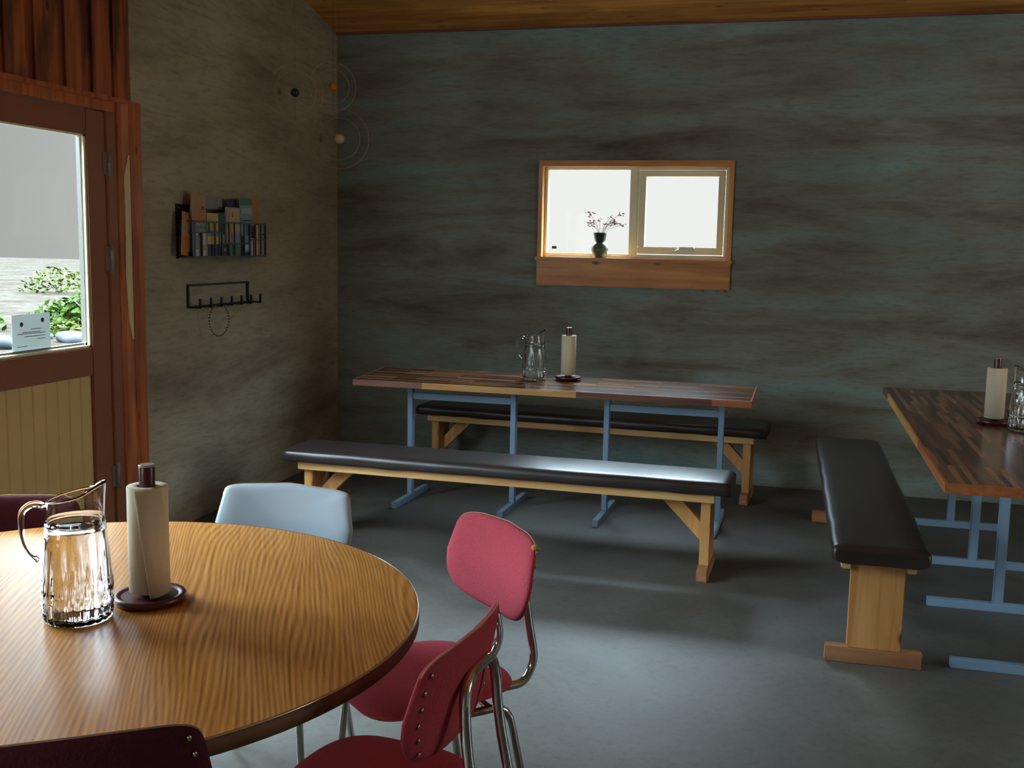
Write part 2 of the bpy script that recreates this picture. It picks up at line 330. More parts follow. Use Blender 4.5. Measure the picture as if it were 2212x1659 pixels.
def obj(name, bm, mats, parent=None, loc=(0, 0, 0), rot=(0, 0, 0), label=None, smooth_all=False):
    me = bpy.data.meshes.new(name)
    bmesh.ops.recalc_face_normals(bm, faces=bm.faces[:])
    if smooth_all:
        for f in bm.faces: f.smooth = True
    bm.to_mesh(me); bm.free()
    for m in (mats if isinstance(mats, (list, tuple)) else [mats]): me.materials.append(m)
    o = bpy.data.objects.new(name, me); COL.objects.link(o); o.location = loc; o.rotation_euler = rot
    if parent: o.parent = parent
    if label: o['label'] = label
    return o
def subsurf(o, l=1):
    m = o.modifiers.new('sub', 'SUBSURF'); m.levels = l; m.render_levels = l; return o
def tag(o, label, cat, group=None, kind=None):
    o['label'] = label; o['category'] = cat
    if group: o['group'] = group
    if kind: o['kind'] = kind
    return o
def thing(name, label, cat, loc=(0, 0, 0), rz=0.0, group=None, rot=None):
    o = bpy.data.objects.new(name, None); COL.objects.link(o); o.location = loc
    o.rotation_euler = rot if rot else (0, 0, rz); o.empty_display_size = 0.1
    return tag(o, label, cat, group)
def struct(name, bm, m, parent=None, label=None, **k):
    o = obj(name, bm, m, parent, **k)
    if not parent: o['kind'] = 'structure'
    if label: o['label'] = label
    return o
def sempty(name, label=None, loc=(0, 0, 0)):
    o = bpy.data.objects.new(name, None); COL.objects.link(o); o['kind'] = 'structure'; o.location = loc
    if label: o['label'] = label
    return o
def copy_tree(o, parent=None):
    c = o.copy(); COL.objects.link(c)
    if parent: c.parent = parent
    for ch in [x for x in bpy.data.objects if x.parent == o]: copy_tree(ch, c)
    return c

# ------------------------------------------------------------------ the room
RX, FY = 7.6, -9.6                      # right wall, front wall
SL = 0.218; H0 = 2.883                  # ceiling rises towards the camera
def hz(y): return H0 - SL * y
bm = B(); box(bm, -0.02, RX, FY, 0.0, -0.12, 0.0); struct('floor', bm, M['floor'])
WX0, WX1, WZ0, WZ1 = 1.4253, 2.6545, 1.4245, 2.040
bm = B(); T = 0.26
box(bm, -0.2, WX0, 0, T, -0.1, H0); box(bm, WX1, RX + 0.2, 0, T, -0.1, H0)
box(bm, WX0, WX1, 0, T, -0.1, WZ0); box(bm, WX0, WX1, 0, T, WZ1, H0)
struct('wall_back', bm, M['wall'])
YP = -2.372                             # concrete ends, timber front begins
bm = B(); prism(bm, [(0, -0.1), (0, hz(0)), (YP, hz(YP)), (YP, -0.1)], 0, -0.2, 0.0)
struct('wall_left', bm, M['wall_l'])
bm = B()
for (ya, yb, za, zb) in ((-2.85, T, -0.1, None), (FY, -4.35, -0.1, None), (-4.35, -2.85, -0.1, 1.05), (-4.35, -2.85, 2.15, None)):
    prism(bm, [(yb, za), (yb, hz(yb) if zb is None else zb), (ya, hz(ya) if zb is None else zb), (ya, za)], 0, RX, RX + 0.2)
struct('wall_right', bm, M['plaster'])
w4 = sempty('added_window_4', 'added unseen window in the right hand wall, for fill light'); bm = B()  # unseen window, added to carry the right fill lamp
for (a, b_, c, d) in ((-4.35, -2.85, 1.05, 1.10), (-4.35, -2.85, 2.10, 2.15), (-4.35, -4.29, 1.10, 2.10), (-2.91, -2.85, 1.10, 2.10), (-3.63, -3.57, 1.10, 2.10)): box(bm, RX - 0.01, RX + 0.05, a, b_, c, d)
obj('window_frame', bm, M['winframe'], w4)  # frame of the added, unseen window
bm = B(); box(bm, RX + 0.018, RX + 0.022, -4.30, -2.90, 1.09, 2.11); obj('pane', bm, M['pane'], w4)  # pane of the added, unseen window
bm = B(); box(bm, -0.2, RX + 0.2, FY - 0.2, FY, -0.1, hz(FY)); struct('wall_front', bm, M['wall'])
# sloped board ceiling: one mesh, boards laid across the room
bm = B(); y = 0.22; bw = 0.118
while y > FY - 0.1:
    z0, z1 = hz(y), hz(y - bw + 0.004)
    hexa(bm, [(-0.2, y, z0), (RX + 0.2, y, z0), (RX + 0.2, y - bw + 0.004, z1), (-0.2, y - bw + 0.004, z1),
              (-0.2, y, z0 + 0.02), (RX + 0.2, y, z0 + 0.02), (RX + 0.2, y - bw + 0.004, z1 + 0.02), (-0.2, y - bw + 0.004, z1 + 0.02)])
    y -= bw
hexa(bm, [(-0.3, 0.3, hz(0.3) + 0.021), (RX + 0.3, 0.3, hz(0.3) + 0.021), (RX + 0.3, FY - 0.2, hz(FY - 0.2) + 0.021), (-0.3, FY - 0.2, hz(FY - 0.2) + 0.021),
          (-0.3, 0.3, hz(0.3) + 0.1), (RX + 0.3, 0.3, hz(0.3) + 0.1), (RX + 0.3, FY - 0.2, hz(FY - 0.2) + 0.1), (-0.3, FY - 0.2, hz(FY - 0.2) + 0.1)])
struct('ceiling', bm, M['ceil'])
bm = B(); box(bm, 0.0, RX, -0.022, 0.0, H0 - 0.012, H0 + 0.004); struct('trim_1', bm, M['ctrim'])

# timber front in the left wall: door with glass, posts, board siding, further windows out of the picture, the far one added for fill light
DY0, DY1 = -3.50, -2.560                # door leaf
bm = B(); y = YP; k = 0
widths = [0.118, 0.030, 0.125, 0.058, 0.125, 0.075, 0.120, 0.060]
wi = 0
while y > FY:
    wd = widths[wi % 8]; raised = wi % 2 == 0; y1 = max(y - wd, FY)
    z0 = 2.118
    prism(bm, [(y, z0), (y, hz(y)), (y1, hz(y1)), (y1, z0)], 0, -0.09, (-0.004 if raised else -0.018)); y = y1; wi += 1
struct('wall_left_siding', bm, M['siding'])
bpy.data.objects['wall_left_siding'].name = 'wall_left_upper'
YW = DY0 - 0.10
bm = B(); box(bm, -0.09, -0.01, -3.70, YW, -0.1, 2.118)
box(bm, -0.09, -0.01, -7.40, -5.30, -0.1, 2.118); box(bm, -0.09, -0.01, FY, -9.00, -0.1, 2.118)
for a_, b_ in ((-5.30, -3.70), (-9.00, -7.40)): box(bm, -0.09, -0.01, a_, b_, -0.1, 0.85); box(bm, -0.09, -0.01, a_, b_, 2.04, 2.118)
struct('wall_left_lower', bm, M['siding'])
for wn, lb, ya, yb in (('window_2', 'side window with a dark wooden frame beside the door', -5.30, -3.70), ('added_window_3', 'added unseen side window with a dark wooden frame behind the camera, for fill light', -9.00, -7.40)):  # the one behind the camera is unseen, added for its fill lamp
    w2 = sempty(wn, lb); bm = B(); ym = (ya + yb) / 2
    for (a, b_, c, d) in ((ya, yb, 0.85, 0.90), (ya, yb, 1.99, 2.04), (ya, ya + 0.06, 0.90, 1.99), (yb - 0.06, yb, 0.90, 1.99), (ym - 0.03, ym + 0.03, 0.90, 1.99)):
        box(bm, -0.10, 0.0, a, b_, c, d)
    obj('window_frame', bm, M['door'], w2)
    bm = B(); box(bm, -0.055, -0.05, ya + 0.05, yb - 0.05, 0.89, 2.0); obj('pane', bm, M['pane'], w2)
# frame around the door
bm = B(); box(bm, -0.09, 0.002, YP - 0.118, YP + 0.0, -0.1, 2.118); bevel(bm, 0.004); tr2 = struct('trim_2', bm, M['post'])
bm = B(); box(bm, 0.002, 0.022, YP - 0.052, YP + 0.046, 0.0, 2.128); bevel(bm, 0.004); struct('trim_3', bm, M['post'])
bm = B(); prism(bm, [(-0.0, YP - 0.052), (0.018, YP - 0.052), (0.002, YP - 0.082), (-0.0, YP - 0.082)], 2, 0.0, 2.118)
struct('trim_4', bm, M['post'])
# pale strip on the worn edge, grazing daylight put into its colour
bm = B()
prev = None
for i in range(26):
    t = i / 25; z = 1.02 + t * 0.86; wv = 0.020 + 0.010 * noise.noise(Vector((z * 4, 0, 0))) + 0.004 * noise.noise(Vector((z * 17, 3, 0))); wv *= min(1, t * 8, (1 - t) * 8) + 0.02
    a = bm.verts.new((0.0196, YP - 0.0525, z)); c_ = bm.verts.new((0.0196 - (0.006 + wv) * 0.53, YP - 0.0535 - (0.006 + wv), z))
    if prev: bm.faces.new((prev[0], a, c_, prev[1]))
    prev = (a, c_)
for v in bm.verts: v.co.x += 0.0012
struct('lit_worn_strip', bm, M['worn'], parent=bpy.data.objects['trim_4'], label='pale strip on the worn edge, daylight put into its colour')
bm = B(); box(bm, -0.09, -0.004, DY0 - 0.10, YP - 0.118, 2.066, 2.118); box(bm, -0.006, 0.016, DY0 - 0.12, YP + 0.0, 2.112, 2.132); struct('trim_5', bm, M['post'])
bm = B(); box(bm, -0.09, -0.004, YP - 0.188, YP - 0.118, 0, 2.066); bevel(bm, 0.003)
box(bm, -0.09, -0.004, DY0 - 0.10, DY0 - 0.004, 0, 2.066); struct('trim_6', bm, M['door'])

door = sempty('door_1', 'half glazed brown wooden door with ochre boarded lower panel')
def dbox(name, y0, y1, z0, z1, x0=-0.062, x1=-0.014, mat='door', bev=0.004):
    bm = B(); box(bm, x0, x1, y0, y1, z0, z1)
    if bev: bevel(bm, bev)
    return obj(name, bm, M[mat], door)
GZ0, GZ1, GY1 = 1.003, 1.949, -2.695
dbox('stile', GY1, DY1, 0.01, 2.062); dbox('stile', DY0, DY0 + 0.13, 0.01, 2.062)
dbox('top_rail', DY0 + 0.13, GY1, GZ1, 2.062); dbox('middle_rail', DY0 + 0.13, GY1, 0.875, GZ0); dbox('bottom_rail', DY0 + 0.13, GY1, 0.01, 0.262)
bm = B(); y = GY1
while y > DY0 + 0.13:
    y1 = max(y - 0.079, DY0 + 0.13)
    prism(bm, [(-0.05, y - 0.0), (-0.032, y - 0.0), (-0.026, y - 0.006), (-0.026, y1 + 0.006), (-0.032, y1), (-0.05, y1)], 2, 0.262, 0.875)
    y = y1
obj('boarded_panel', bm, M['dpanel'], door, label='ochre tongue and groove boards')
bm = B(); a, b_ = DY0 + 0.13, GY1
for (p, q, r_, s_) in ((a, b_, GZ0, GZ0 + 0.010), (a, b_, GZ1 - 0.008, GZ1), (b_ - 0.012, b_, GZ0, GZ1), (a, a + 0.012, GZ0, GZ1)):
    box(bm, -0.05, -0.020, p, q, r_, s_)
obj('glazing_bead', bm, M['winframe'], door)
bm = B()
for (p, q, r_, s_) in ((a, b_, GZ0 + 0.010, GZ0 + 0.022), (b_ - 0.022, b_ - 0.012, GZ0, GZ1)):
    box(bm, -0.052, -0.034, p, q, r_, s_)
obj('glazing_spacer', bm, M['alu'], door)
bm = B(); box(bm, -0.042, -0.038, a, b_, GZ0, GZ1); obj('glass_pane', bm, M['pane_door'], door)
for z0, z1 in ((1.775, 1.893), (1.335, 1.465), (0.32, 0.44)):
    bm = B(); tube(bm, [(0.0, DY1 + 0.010, z0), (0.0, DY1 + 0.010, z1)], 0.009, 10); tube(bm, [(0.0, DY1 + 0.010, (z0 + z1) / 2 - 0.002), (0.0, DY1 + 0.010, (z0 + z1) / 2 + 0.002)], 0.0105, 10)
    box(bm, -0.014, -0.009, DY1 - 0.02, DY1 + 0.03, z0 + 0.01, z1 - 0.01); obj('hinge', bm, M['hinge'], door)

# notice taped to the inside of the glass
sg = thing('notice', 'white paper notice with grey printed lines taped low on the door glass', 'sign', (-0.0365, -3.068, 1.012))
bm = B(); box(bm, -0.0003, 0.0003, -0.118, 0.118, 0.0, 0.164); obj('sheet', bm, M['sign'], sg)
bm = B()
for (u, v, wd) in ((0.03, 0.098, 0.07), (0.0, 0.080, 0.17), (0.02, 0.068, 0.13), (0.06, 0.055, 0.05), (-0.06, 0.028, 0.06), (0.0, 0.086, 0.11)):
    box(bm, 0.0003, 0.0008, u - wd / 2, u + wd / 2, v, v + 0.0028)
obj('printed_line', bm, M['ink'], sg)
for (u, v, r_) in ((-0.06, 0.122, 0.010), (0.07, 0.134, 0.010)):
    bm = B(); lathe(bm, [(r_, 0.0), (r_, 0.0006)], 9); bmesh.ops.rotate(bm, cent=(0, 0, 0), matrix=Matrix.Rotation(PI / 2, 3, 'Y'), verts=bm.verts[:])
    obj('emblem', bm, M['inkd'], sg, (0.0003, u, v))

# ------------------------------------------------------------------ back window
win = sempty('window_1', 'small window in the back wall with a wooden lining, fixed pane and opening sash')
bm = B()
LT = 0.030
box(bm, WX0 - 0.008, WX1 + 0.008, -0.018, 0.085, WZ1 - 0.034, WZ1 + 0.004); o = obj('head_lining', bm, M['winwood'], win)
for xa, xb in ((WX0 - 0.008, WX0 + 0.018), (WX1 - 0.022, WX1 + 0.008)):
    bm = B(); box(bm, xa, xb, -0.016, 0.085, WZ0, WZ1 - 0.034); obj('side_lining', bm, M['winwoodz'], win)
bm = B(); box(bm, WX0 - 0.018, WX1 + 0.016, -0.045, 0.085, WZ0 - 0.022, WZ0 + 0.002); bevel(bm, 0.004); obj('window_sill', bm, M['winwood'], win)
bm = B(); box(bm, WX0 - 0.010, WX1 + 0.008, -0.024, 0.0, 1.2399, WZ0 - 0.022); bevel(bm, 0.003); obj('apron_board', bm, M['winwood'], win)
for xx in (2.46, 2.60):
    bm = B(); box(bm, xx, xx + 0.035, -0.018, 0.0, 1.226, 1.240); obj('wooden_shim', bm, M['foot'], win)
fx0, fx1, fz0, fz1 = WX0 + 0.018, WX1 - 0.022, WZ0 + 0.002, WZ1 - 0.034
bm = B(); f = 0.024
box(bm, fx0, fx1, 0.05, 0.11, fz1 - 0.016, fz1); box(bm, fx0, fx1, 0.05, 0.11, fz0, fz0 + 0.026)
box(bm, fx0, fx0 + 0.020, 0.05, 0.11, fz0 + 0.026, fz1 - 0.016); box(bm, fx1 - 0.022, fx1, 0.05, 0.11, fz0 + 0.026, fz1 - 0.016)
box(bm, 2.006, 2.062, 0.05, 0.11, fz0 + 0.026, fz1 - 0.016); bevel(bm, 0.003)
obj('window_frame', bm, M['winframe'], win)
bm = B(); box(bm, fx0 + 0.02, 2.006, 0.078, 0.082, fz0 + 0.026, fz1 - 0.016); obj('fixed_pane', bm, M['pane'], win)
sx0, sx1, sz0, sz1 = 2.066, fx1 - 0.026, fz0 + 0.030, fz1 - 0.020
bm = B(); q = 0.045
box(bm, sx0, sx1, 0.036, 0.09, sz1 - q * 0.85, sz1); box(bm, sx0, sx1, 0.036, 0.09, sz0, sz0 + q)
box(bm, sx0, sx0 + q * 0.95, 0.036, 0.09, sz0 + q, sz1 - q * 0.85); box(bm, sx1 - q * 0.9, sx1, 0.036, 0.09, sz0 + q, sz1 - q * 0.85)
bevel(bm, 0.003); sash = obj('sash', bm, M['winframe'], win, label='opening sash on the right')
bm = B(); box(bm, sx0 + q * 0.9, sx1 - q * 0.85, 0.064, 0.068, sz0 + q, sz1 - q * 0.8); obj('sash_pane', bm, M['pane'], sash)
bm = B(); box(bm, 2.335, 2.43, 0.018, 0.036, sz0 + 0.004, sz0 + 0.034); box(bm, 2.335, 2.43, 0.008, 0.036, sz0 + 0.036, sz0 + 0.048); bevel(bm, 0.003)
tube(bm, [(2.31, 0.03, sz0 + 0.02), (2.335, 0.02, sz0 + 0.03)], 0.006, 8); obj('window_handle', bm, M['white'], sash)
bm = B(); box(bm, 1.495, 1.525, 0.074, 0.0775, 1.478, 1.496); tag(obj('sticker', bm, M['leaf2']), 'small grey green sticker low on the fixed window pane', 'sticker')

# vase with dried flowers on the sill
vs = thing('flower_vase', 'round green grey vase with dark neck and dried flowers on the window sill', 'vase', (1.826, 0.012, WZ0 + 0.002))
bm = B(); lathe(bm, [(0.028, 0), (0.034, 0.004), (0.050, 0.028), (0.055, 0.052), (0.050, 0.075), (0.036, 0.094), (0.030, 0.100)], 32, capt=False)
obj('vase_body', bm, M['stone'], vs)
bm = B(); lathe(bm, [(0.030, 0.099), (0.034, 0.110), (0.042, 0.150), (0.045, 0.160), (0.042, 0.160), (0.037, 0.145), (0.028, 0.112)], 32, capt=True); obj('vase_neck', bm, M['dkpot'], vs)
rnd = random.Random(3)
for k in range(13):
    a = rnd.uniform(0, 2 * PI); sprd = rnd.uniform(0.03, 0.10); hgt = rnd.uniform(0.06, 0.13)
    tx = (0.022 + sprd if k % 3 else -sprd * 0.9) + rnd.uniform(-.02, .03); ty = rnd.uniform(-0.03, 0.03)
    tip = Vector((tx, ty, 0.150 + hgt)); bm = B()
    tube(bm, [(0.01 * math.cos(a), 0.01 * math.sin(a), 0.10), (tx * 0.35, ty * 0.4, 0.15 + hgt * 0.5), tip], 0.0011, 6)
    st = obj('flower_stem', bm, M['twig'], vs)
    bm = B()
    for j in range(rnd.randint(4, 8)):
        p = tip + Vector((rnd.gauss(0, .012), rnd.gauss(0, .01), rnd.gauss(0, .008))); sphere(bm, p, rnd.uniform(.004, .009), 1, (1.3, 1, 0.7))
    obj('flower_head', bm, M['petal'], st)

# ------------------------------------------------------------------ benches
def cushion_bm(x0, x1, y0, y1, z0, h, seed):
    bm = B(); n = 72; prof = 20; rings = []; W = (y1 - y0) / 2; yc = (y0 + y1) / 2; L = x1 - x0
    for i in range(n + 1):
        t = i / n; s = 0.5 - 0.5 * math.cos(PI * t); x = x0 + L * s
        e = min(x - x0, x1 - x); k = math.sqrt(max(0.0, 1 - (1 - min(1, e / 0.03)) ** 2)); ring = []
        k2 = 0.35 + 0.65 * k
        for j in range(prof):
            a = PI * 2 * j / prof
            cx, cz = math.cos(a), math.sin(a)
            px = math.copysign(abs(cx) ** 0.28, cx); pz = math.copysign(abs(cz) ** 0.55, cz)
            wv = 0.0035 * noise.noise(Vector((x * 5 + seed, j * 0.35, seed)))
            z = z0 + h / 2 + pz * h / 2 * (k2 if pz > 0 else 1.0)
            if pz > 0.6: z += 0.004 * noise.noise(Vector((x * 1.7, seed * 3, px)))
            if pz < -0.3: z -= 0.004 * (1 + noise.noise(Vector((x * 9 + seed, 4, 0)))) * (abs(px) > 0.7)
            ring.append(bm.verts.new((x, yc + px * (W - 0.014 * (1 - k)) + wv * px, z)))
        rings.append(ring)
    for a, b in zip(rings, rings[1:]):
        for j in range(prof): bm.faces.new((a[j], a[(j + 1) % prof], b[(j + 1) % prof], b[j])).smooth = True
    bm.faces.new(rings[0][::-1]); bm.faces.new(rings[-1])
    return bm
def bench(label, x, y, rz, L=2.076, over=0.070, seed=1):
    """local x along the bench, y from the front rail to the back"""
    t = thing('bench', label, 'bench', (x, y, 0), rz, 'cushioned pine benches')
    D = 0.26; RT = 0.401; RH = 0.042
    obj('seat_cushion', cushion_bm(-over, L + over, -0.040, D + 0.040, RT - 0.002, 0.066, seed), M['vinyl'], t, label='dark brown vinyl cushion')
    for ya in (0.0, D - 0.035):
        bm = B(); box(bm, 0, L, ya, ya + 0.035, RT - RH, RT); bevel(bm, 0.003); obj('rail', bm, M['bench'], t)
    for s in (0, 1):
        xa = 0.018 if s == 0 else L - 0.018 - 0.046
        bm = B(); box(bm, xa, xa + 0.046, 0.036, D - 0.036, 0.058, RT - 0.001); bevel(bm, 0.003); obj('leg', bm, M['benchz'], t)
        bm = B(); box(bm, xa - 0.002, xa + 0.048, D / 2 - 0.170, D / 2 + 0.170, 0, 0.058); bevel(bm, 0.003); obj('foot', bm, M['foot'], t)
        bm = B(); xi = xa + 0.046 if s == 0 else xa; d = 1 if s == 0 else -1
        prism(bm, [(xi, 0.150), (xi, 0.235), (xi + d * 0.155, RT - 0.001), (xi + d * 0.250, RT - 0.001)], 1, D / 2 - 0.022, D / 2 + 0.022)
        obj('brace', bm, M['benchz'], t)
    return t
bench('long pine bench with dark brown cushion in front of the long table', 0.6811, -2.0462, -0.0275, seed=1)
bench('long pine bench with dark cushion behind the long table against the back wall', 0.8007, -0.3999, -0.0647, seed=2)
bench('pine bench with dark cushion seen end on beside the right hand table', 3.256, -0.775, -PI / 2 + 0.006, L=2.180, seed=3)
# the end-on bench is placed by its own frame: local x runs towards the camera

# ------------------------------------------------------------------ trestle tables
def trestle(label, x, y, rz, L, W, TH, us, fl, segs, drop=0.0, end=0.0):
    t = thing('trestle_table', label, 'table', (x, y, 0), rz, 'walnut topped trestle tables')
    th = 0.034; yc = W / 2
    bm = B(); hexa(bm, [(0.008, 0.008, TH - th - drop), (L - 0.008, 0.008, TH - th - drop + end), (L - 0.008, W, TH - th + end), (0.008, W, TH - th),
              (0.008, 0.008, TH - drop), (L - 0.008, 0.008, TH - drop + end), (L - 0.008, W, TH + end), (0.008, W, TH)])
    obj('tabletop', bm, M['butcher'], t)
    bm = B(); x0 = 0.0
    for (xe, mi) in segs:
        def zz(xx, top): return TH - drop + end * xx / L - (0 if top else th)
        hexa(bm, [(x0, -0.002, zz(x0, 0)), (xe, -0.002, zz(xe, 0)), (xe, 0.008, zz(xe, 0)), (x0, 0.008, zz(x0, 0)),
                  (x0, -0.002, zz(x0, 1)), (xe, -0.002, zz(xe, 1)), (xe, 0.008, zz(xe, 1)), (x0, 0.008, zz(x0, 1))], mi); x0 = xe
    hexa(bm, [(0, 0.008, TH - th - drop), (0.008, 0.008, TH - th - drop), (0.008, W, TH - th), (0, W, TH - th), (0, 0.008, TH - drop), (0.008, 0.008, TH - drop), (0.008, W, TH), (0, W, TH)], 0)
    hexa(bm, [(L - .008, 0.008, TH - th - drop + end), (L, 0.008, TH - th - drop + end), (L, W, TH - th + end), (L - .008, W, TH - th + end), (L - .008, 0.008, TH - drop + end), (L, 0.008, TH - drop + end), (L, W, TH + end), (L - .008, W, TH + end)], 3)
    obj('edge_banding', bm, [M['e_pink'], M['e_tan'], M['e_dark'], M['e_orange']], t, label='wooden edge strips in mixed tan, rosy and orange pieces')
    zt = TH - th - drop * 0.6
    for i, u in enumerate(us):
        bm = B(); box(bm, u - 0.015, u + 0.015, yc - 0.020, yc + 0.020, 0.036, zt - 0.006); bevel(bm, 0.002); obj('leg', bm, M['steel'], t)
        bm = B(); box(bm, u - 0.016, u + 0.016, yc - fl / 2, yc + fl / 2, 0, 0.036); bevel(bm, 0.002); obj('foot', bm, M['steel'], t)
        bm = B(); box(bm, u - 0.02, u + 0.02, yc - 0.16, yc + 0.16, zt - 0.010, zt - 0.001); obj('top_bearer', bm, M['steel'], t)
    for a, b_ in ((us[0], us[1]), (us[2], us[3])):
        bm = B(); box(bm, a + 0.015, b_ - 0.015, yc - 0.012, yc + 0.012, TH - 0.150, TH - 0.112); bevel(bm, 0.002); obj('cross_bar', bm, M['steel'], t)
    for u, d in ((us[0], -1), (us[3], 1)):
        bm = B(); tube(bm, fillet([(u + d * 0.015, yc, TH - 0.125), (u + d * 0.038, yc, TH - 0.125), (u + d * 0.038, yc, TH - 0.100)], 0.008), 0.0035, 8); obj('bag_hook', bm, M['hinge'], t)
    return t
trestle('long walnut topped table with blue steel legs under the small window', 0.6533, -1.2755, -0.0273, 2.2223, 0.4541, 0.7489,
        (0.2667, 0.892, 1.4298, 2.0548), 0.507, [(0.42, 0), (1.30, 1), (2.02, 2), (2.2223, 3)], 0.024, 0.0015)
# right hand table: local x runs towards the camera (-Y), local y runs to the right (+X)
trestle('walnut topped table with blue steel legs at the right edge of the picture', 3.5678, -0.6178, -PI / 2, 2.5825, 0.7688, 0.7489,
        (0.09, 0.86, 1.5285, 2.2427), 0.56, [(0.3, 2), (1.0, 1), (1.75, 1), (2.5825, 3)])

# ------------------------------------------------------------------ round table
RTZ, RTR = 0.740, 0.712; RC = (1.646, -5.080)
rt = thing('round_table', 'large round oak veneer table with a dark edge in the foreground', 'table', (RC[0], RC[1], 0), 0.47)
bm = B(); lathe(bm, [(RTR - 0.004, RTZ - 0.030), (RTR - 0.002, RTZ - 0.002), (RTR - 0.004, RTZ)], 160, smooth=False); obj('tabletop', bm, M['oak'], rt)
bm = B(); lathe(bm, [(RTR - 0.003, RTZ - 0.031), (RTR, RTZ - 0.031), (RTR, RTZ - 0.003), (RTR - 0.0015, RTZ - 0.0028)], 160, capb=False, capt=False); obj('edge_band', bm, M['oakedge'], rt)
bm = B(); lathe(bm, [(RTR - 0.0015, RTZ - 0.0032), (RTR + 0.0006, RTZ - 0.003), (RTR + 0.0002, RTZ - 0.0004), (RTR - 0.003, RTZ + 0.0003)], 160, capb=False, capt=False); obj('rim_strip', bm, M['alu'], rt, label='thin silvery strip along the rim')
bm = B(); lathe(bm, [(0.035, 0.05), (0.035, RTZ - 0.04)], 24); obj('pedestal', bm, M['chrome'], rt)
bm = B(); lathe(bm, [(0.16, RTZ - 0.042), (0.16, RTZ - 0.031)], 32); obj('mounting_plate', bm, M['blackm'], rt)
for k in range(4):
    a = math.radians(15 + 90 * k) - 0.47; bm = B(); beam(bm, (0.03 * math.cos(a), 0.03 * math.sin(a), 0.035), (0.33 * math.cos(a), 0.33 * math.sin(a), 0.018), 0.035, 0.03)
    obj('foot', bm, M['chrome'], rt)

# ------------------------------------------------------------------ chairs
def pad(bm, outline, tf, tb, fn, rings=9, p=5.0):
    """closed pillow from a 2-D outline; fn(u, v, d) -> 3-D point"""
    n = len(outline); front = []; back = []
    for k in range(rings):
        s = math.sin(PI / 2 * (k + 1) / rings); dd = (max(0.0, 1 - s ** p)) ** 0.5
        front.append([bm.verts.new(fn(u * s, v * s, tf * dd)) for u, v in outline])
        back.append([bm.verts.new(fn(u * s, v * s, -tb * dd)) for u, v in outline] if k < rings - 1 else front[-1])
    for L_, c in ((front, bm.verts.new(fn(0, 0, tf))), (back, bm.verts.new(fn(0, 0, -tb)))):
        for i in range(n): bm.faces.new((c, L_[0][i], L_[0][(i + 1) % n])).smooth = True
        for a, b in zip(L_, L_[1:]):
            for i in range(n): bm.faces.new((a[i], a[(i + 1) % n], b[(i + 1) % n], b[i])).smooth = True
def back_outline(n=64, sq=0.22):
    o = []
    for i in range(n):
        a = 2 * PI * i / n; c, s = math.cos(a), math.sin(a)
        e = sq if s > 0 else 0.48
        u = math.copysign(abs(c) ** e, c); v = math.copysign(abs(s) ** e, s)
        hw = 0.208 - 0.020 * max(0, v) - 0.026 * max(0, -v) ** 1.5
        o.append((u * hw, v * 0.100 + (0.012 if v > 0 else -0.006) * (1 - (u) ** 2)))
    return o
def back_fn(u, v, d):
    return (u, -0.205 + d + 0.85 * u * u - 0.20 * v, 0.700 + v)
def seat_outline(n=64):
    o = []
    for i in range(n):
        a = 2 * PI * i / n; c, s = math.cos(a), math.sin(a); e = 0.62
        u = math.copysign(abs(c) ** e, c); v = math.copysign(abs(s) ** e, s)
        o.append((u * (0.200 + 0.012 * v), v * 0.195))
    return o
def seat_fn(u, v, d):
    return (u, v + 0.005, 0.442 + d - 0.020 * max(0, (v - 0.05) / 0.15) ** 2 + 0.006 * abs(v / .2) * (v < 0) + 0.25 * u * u)
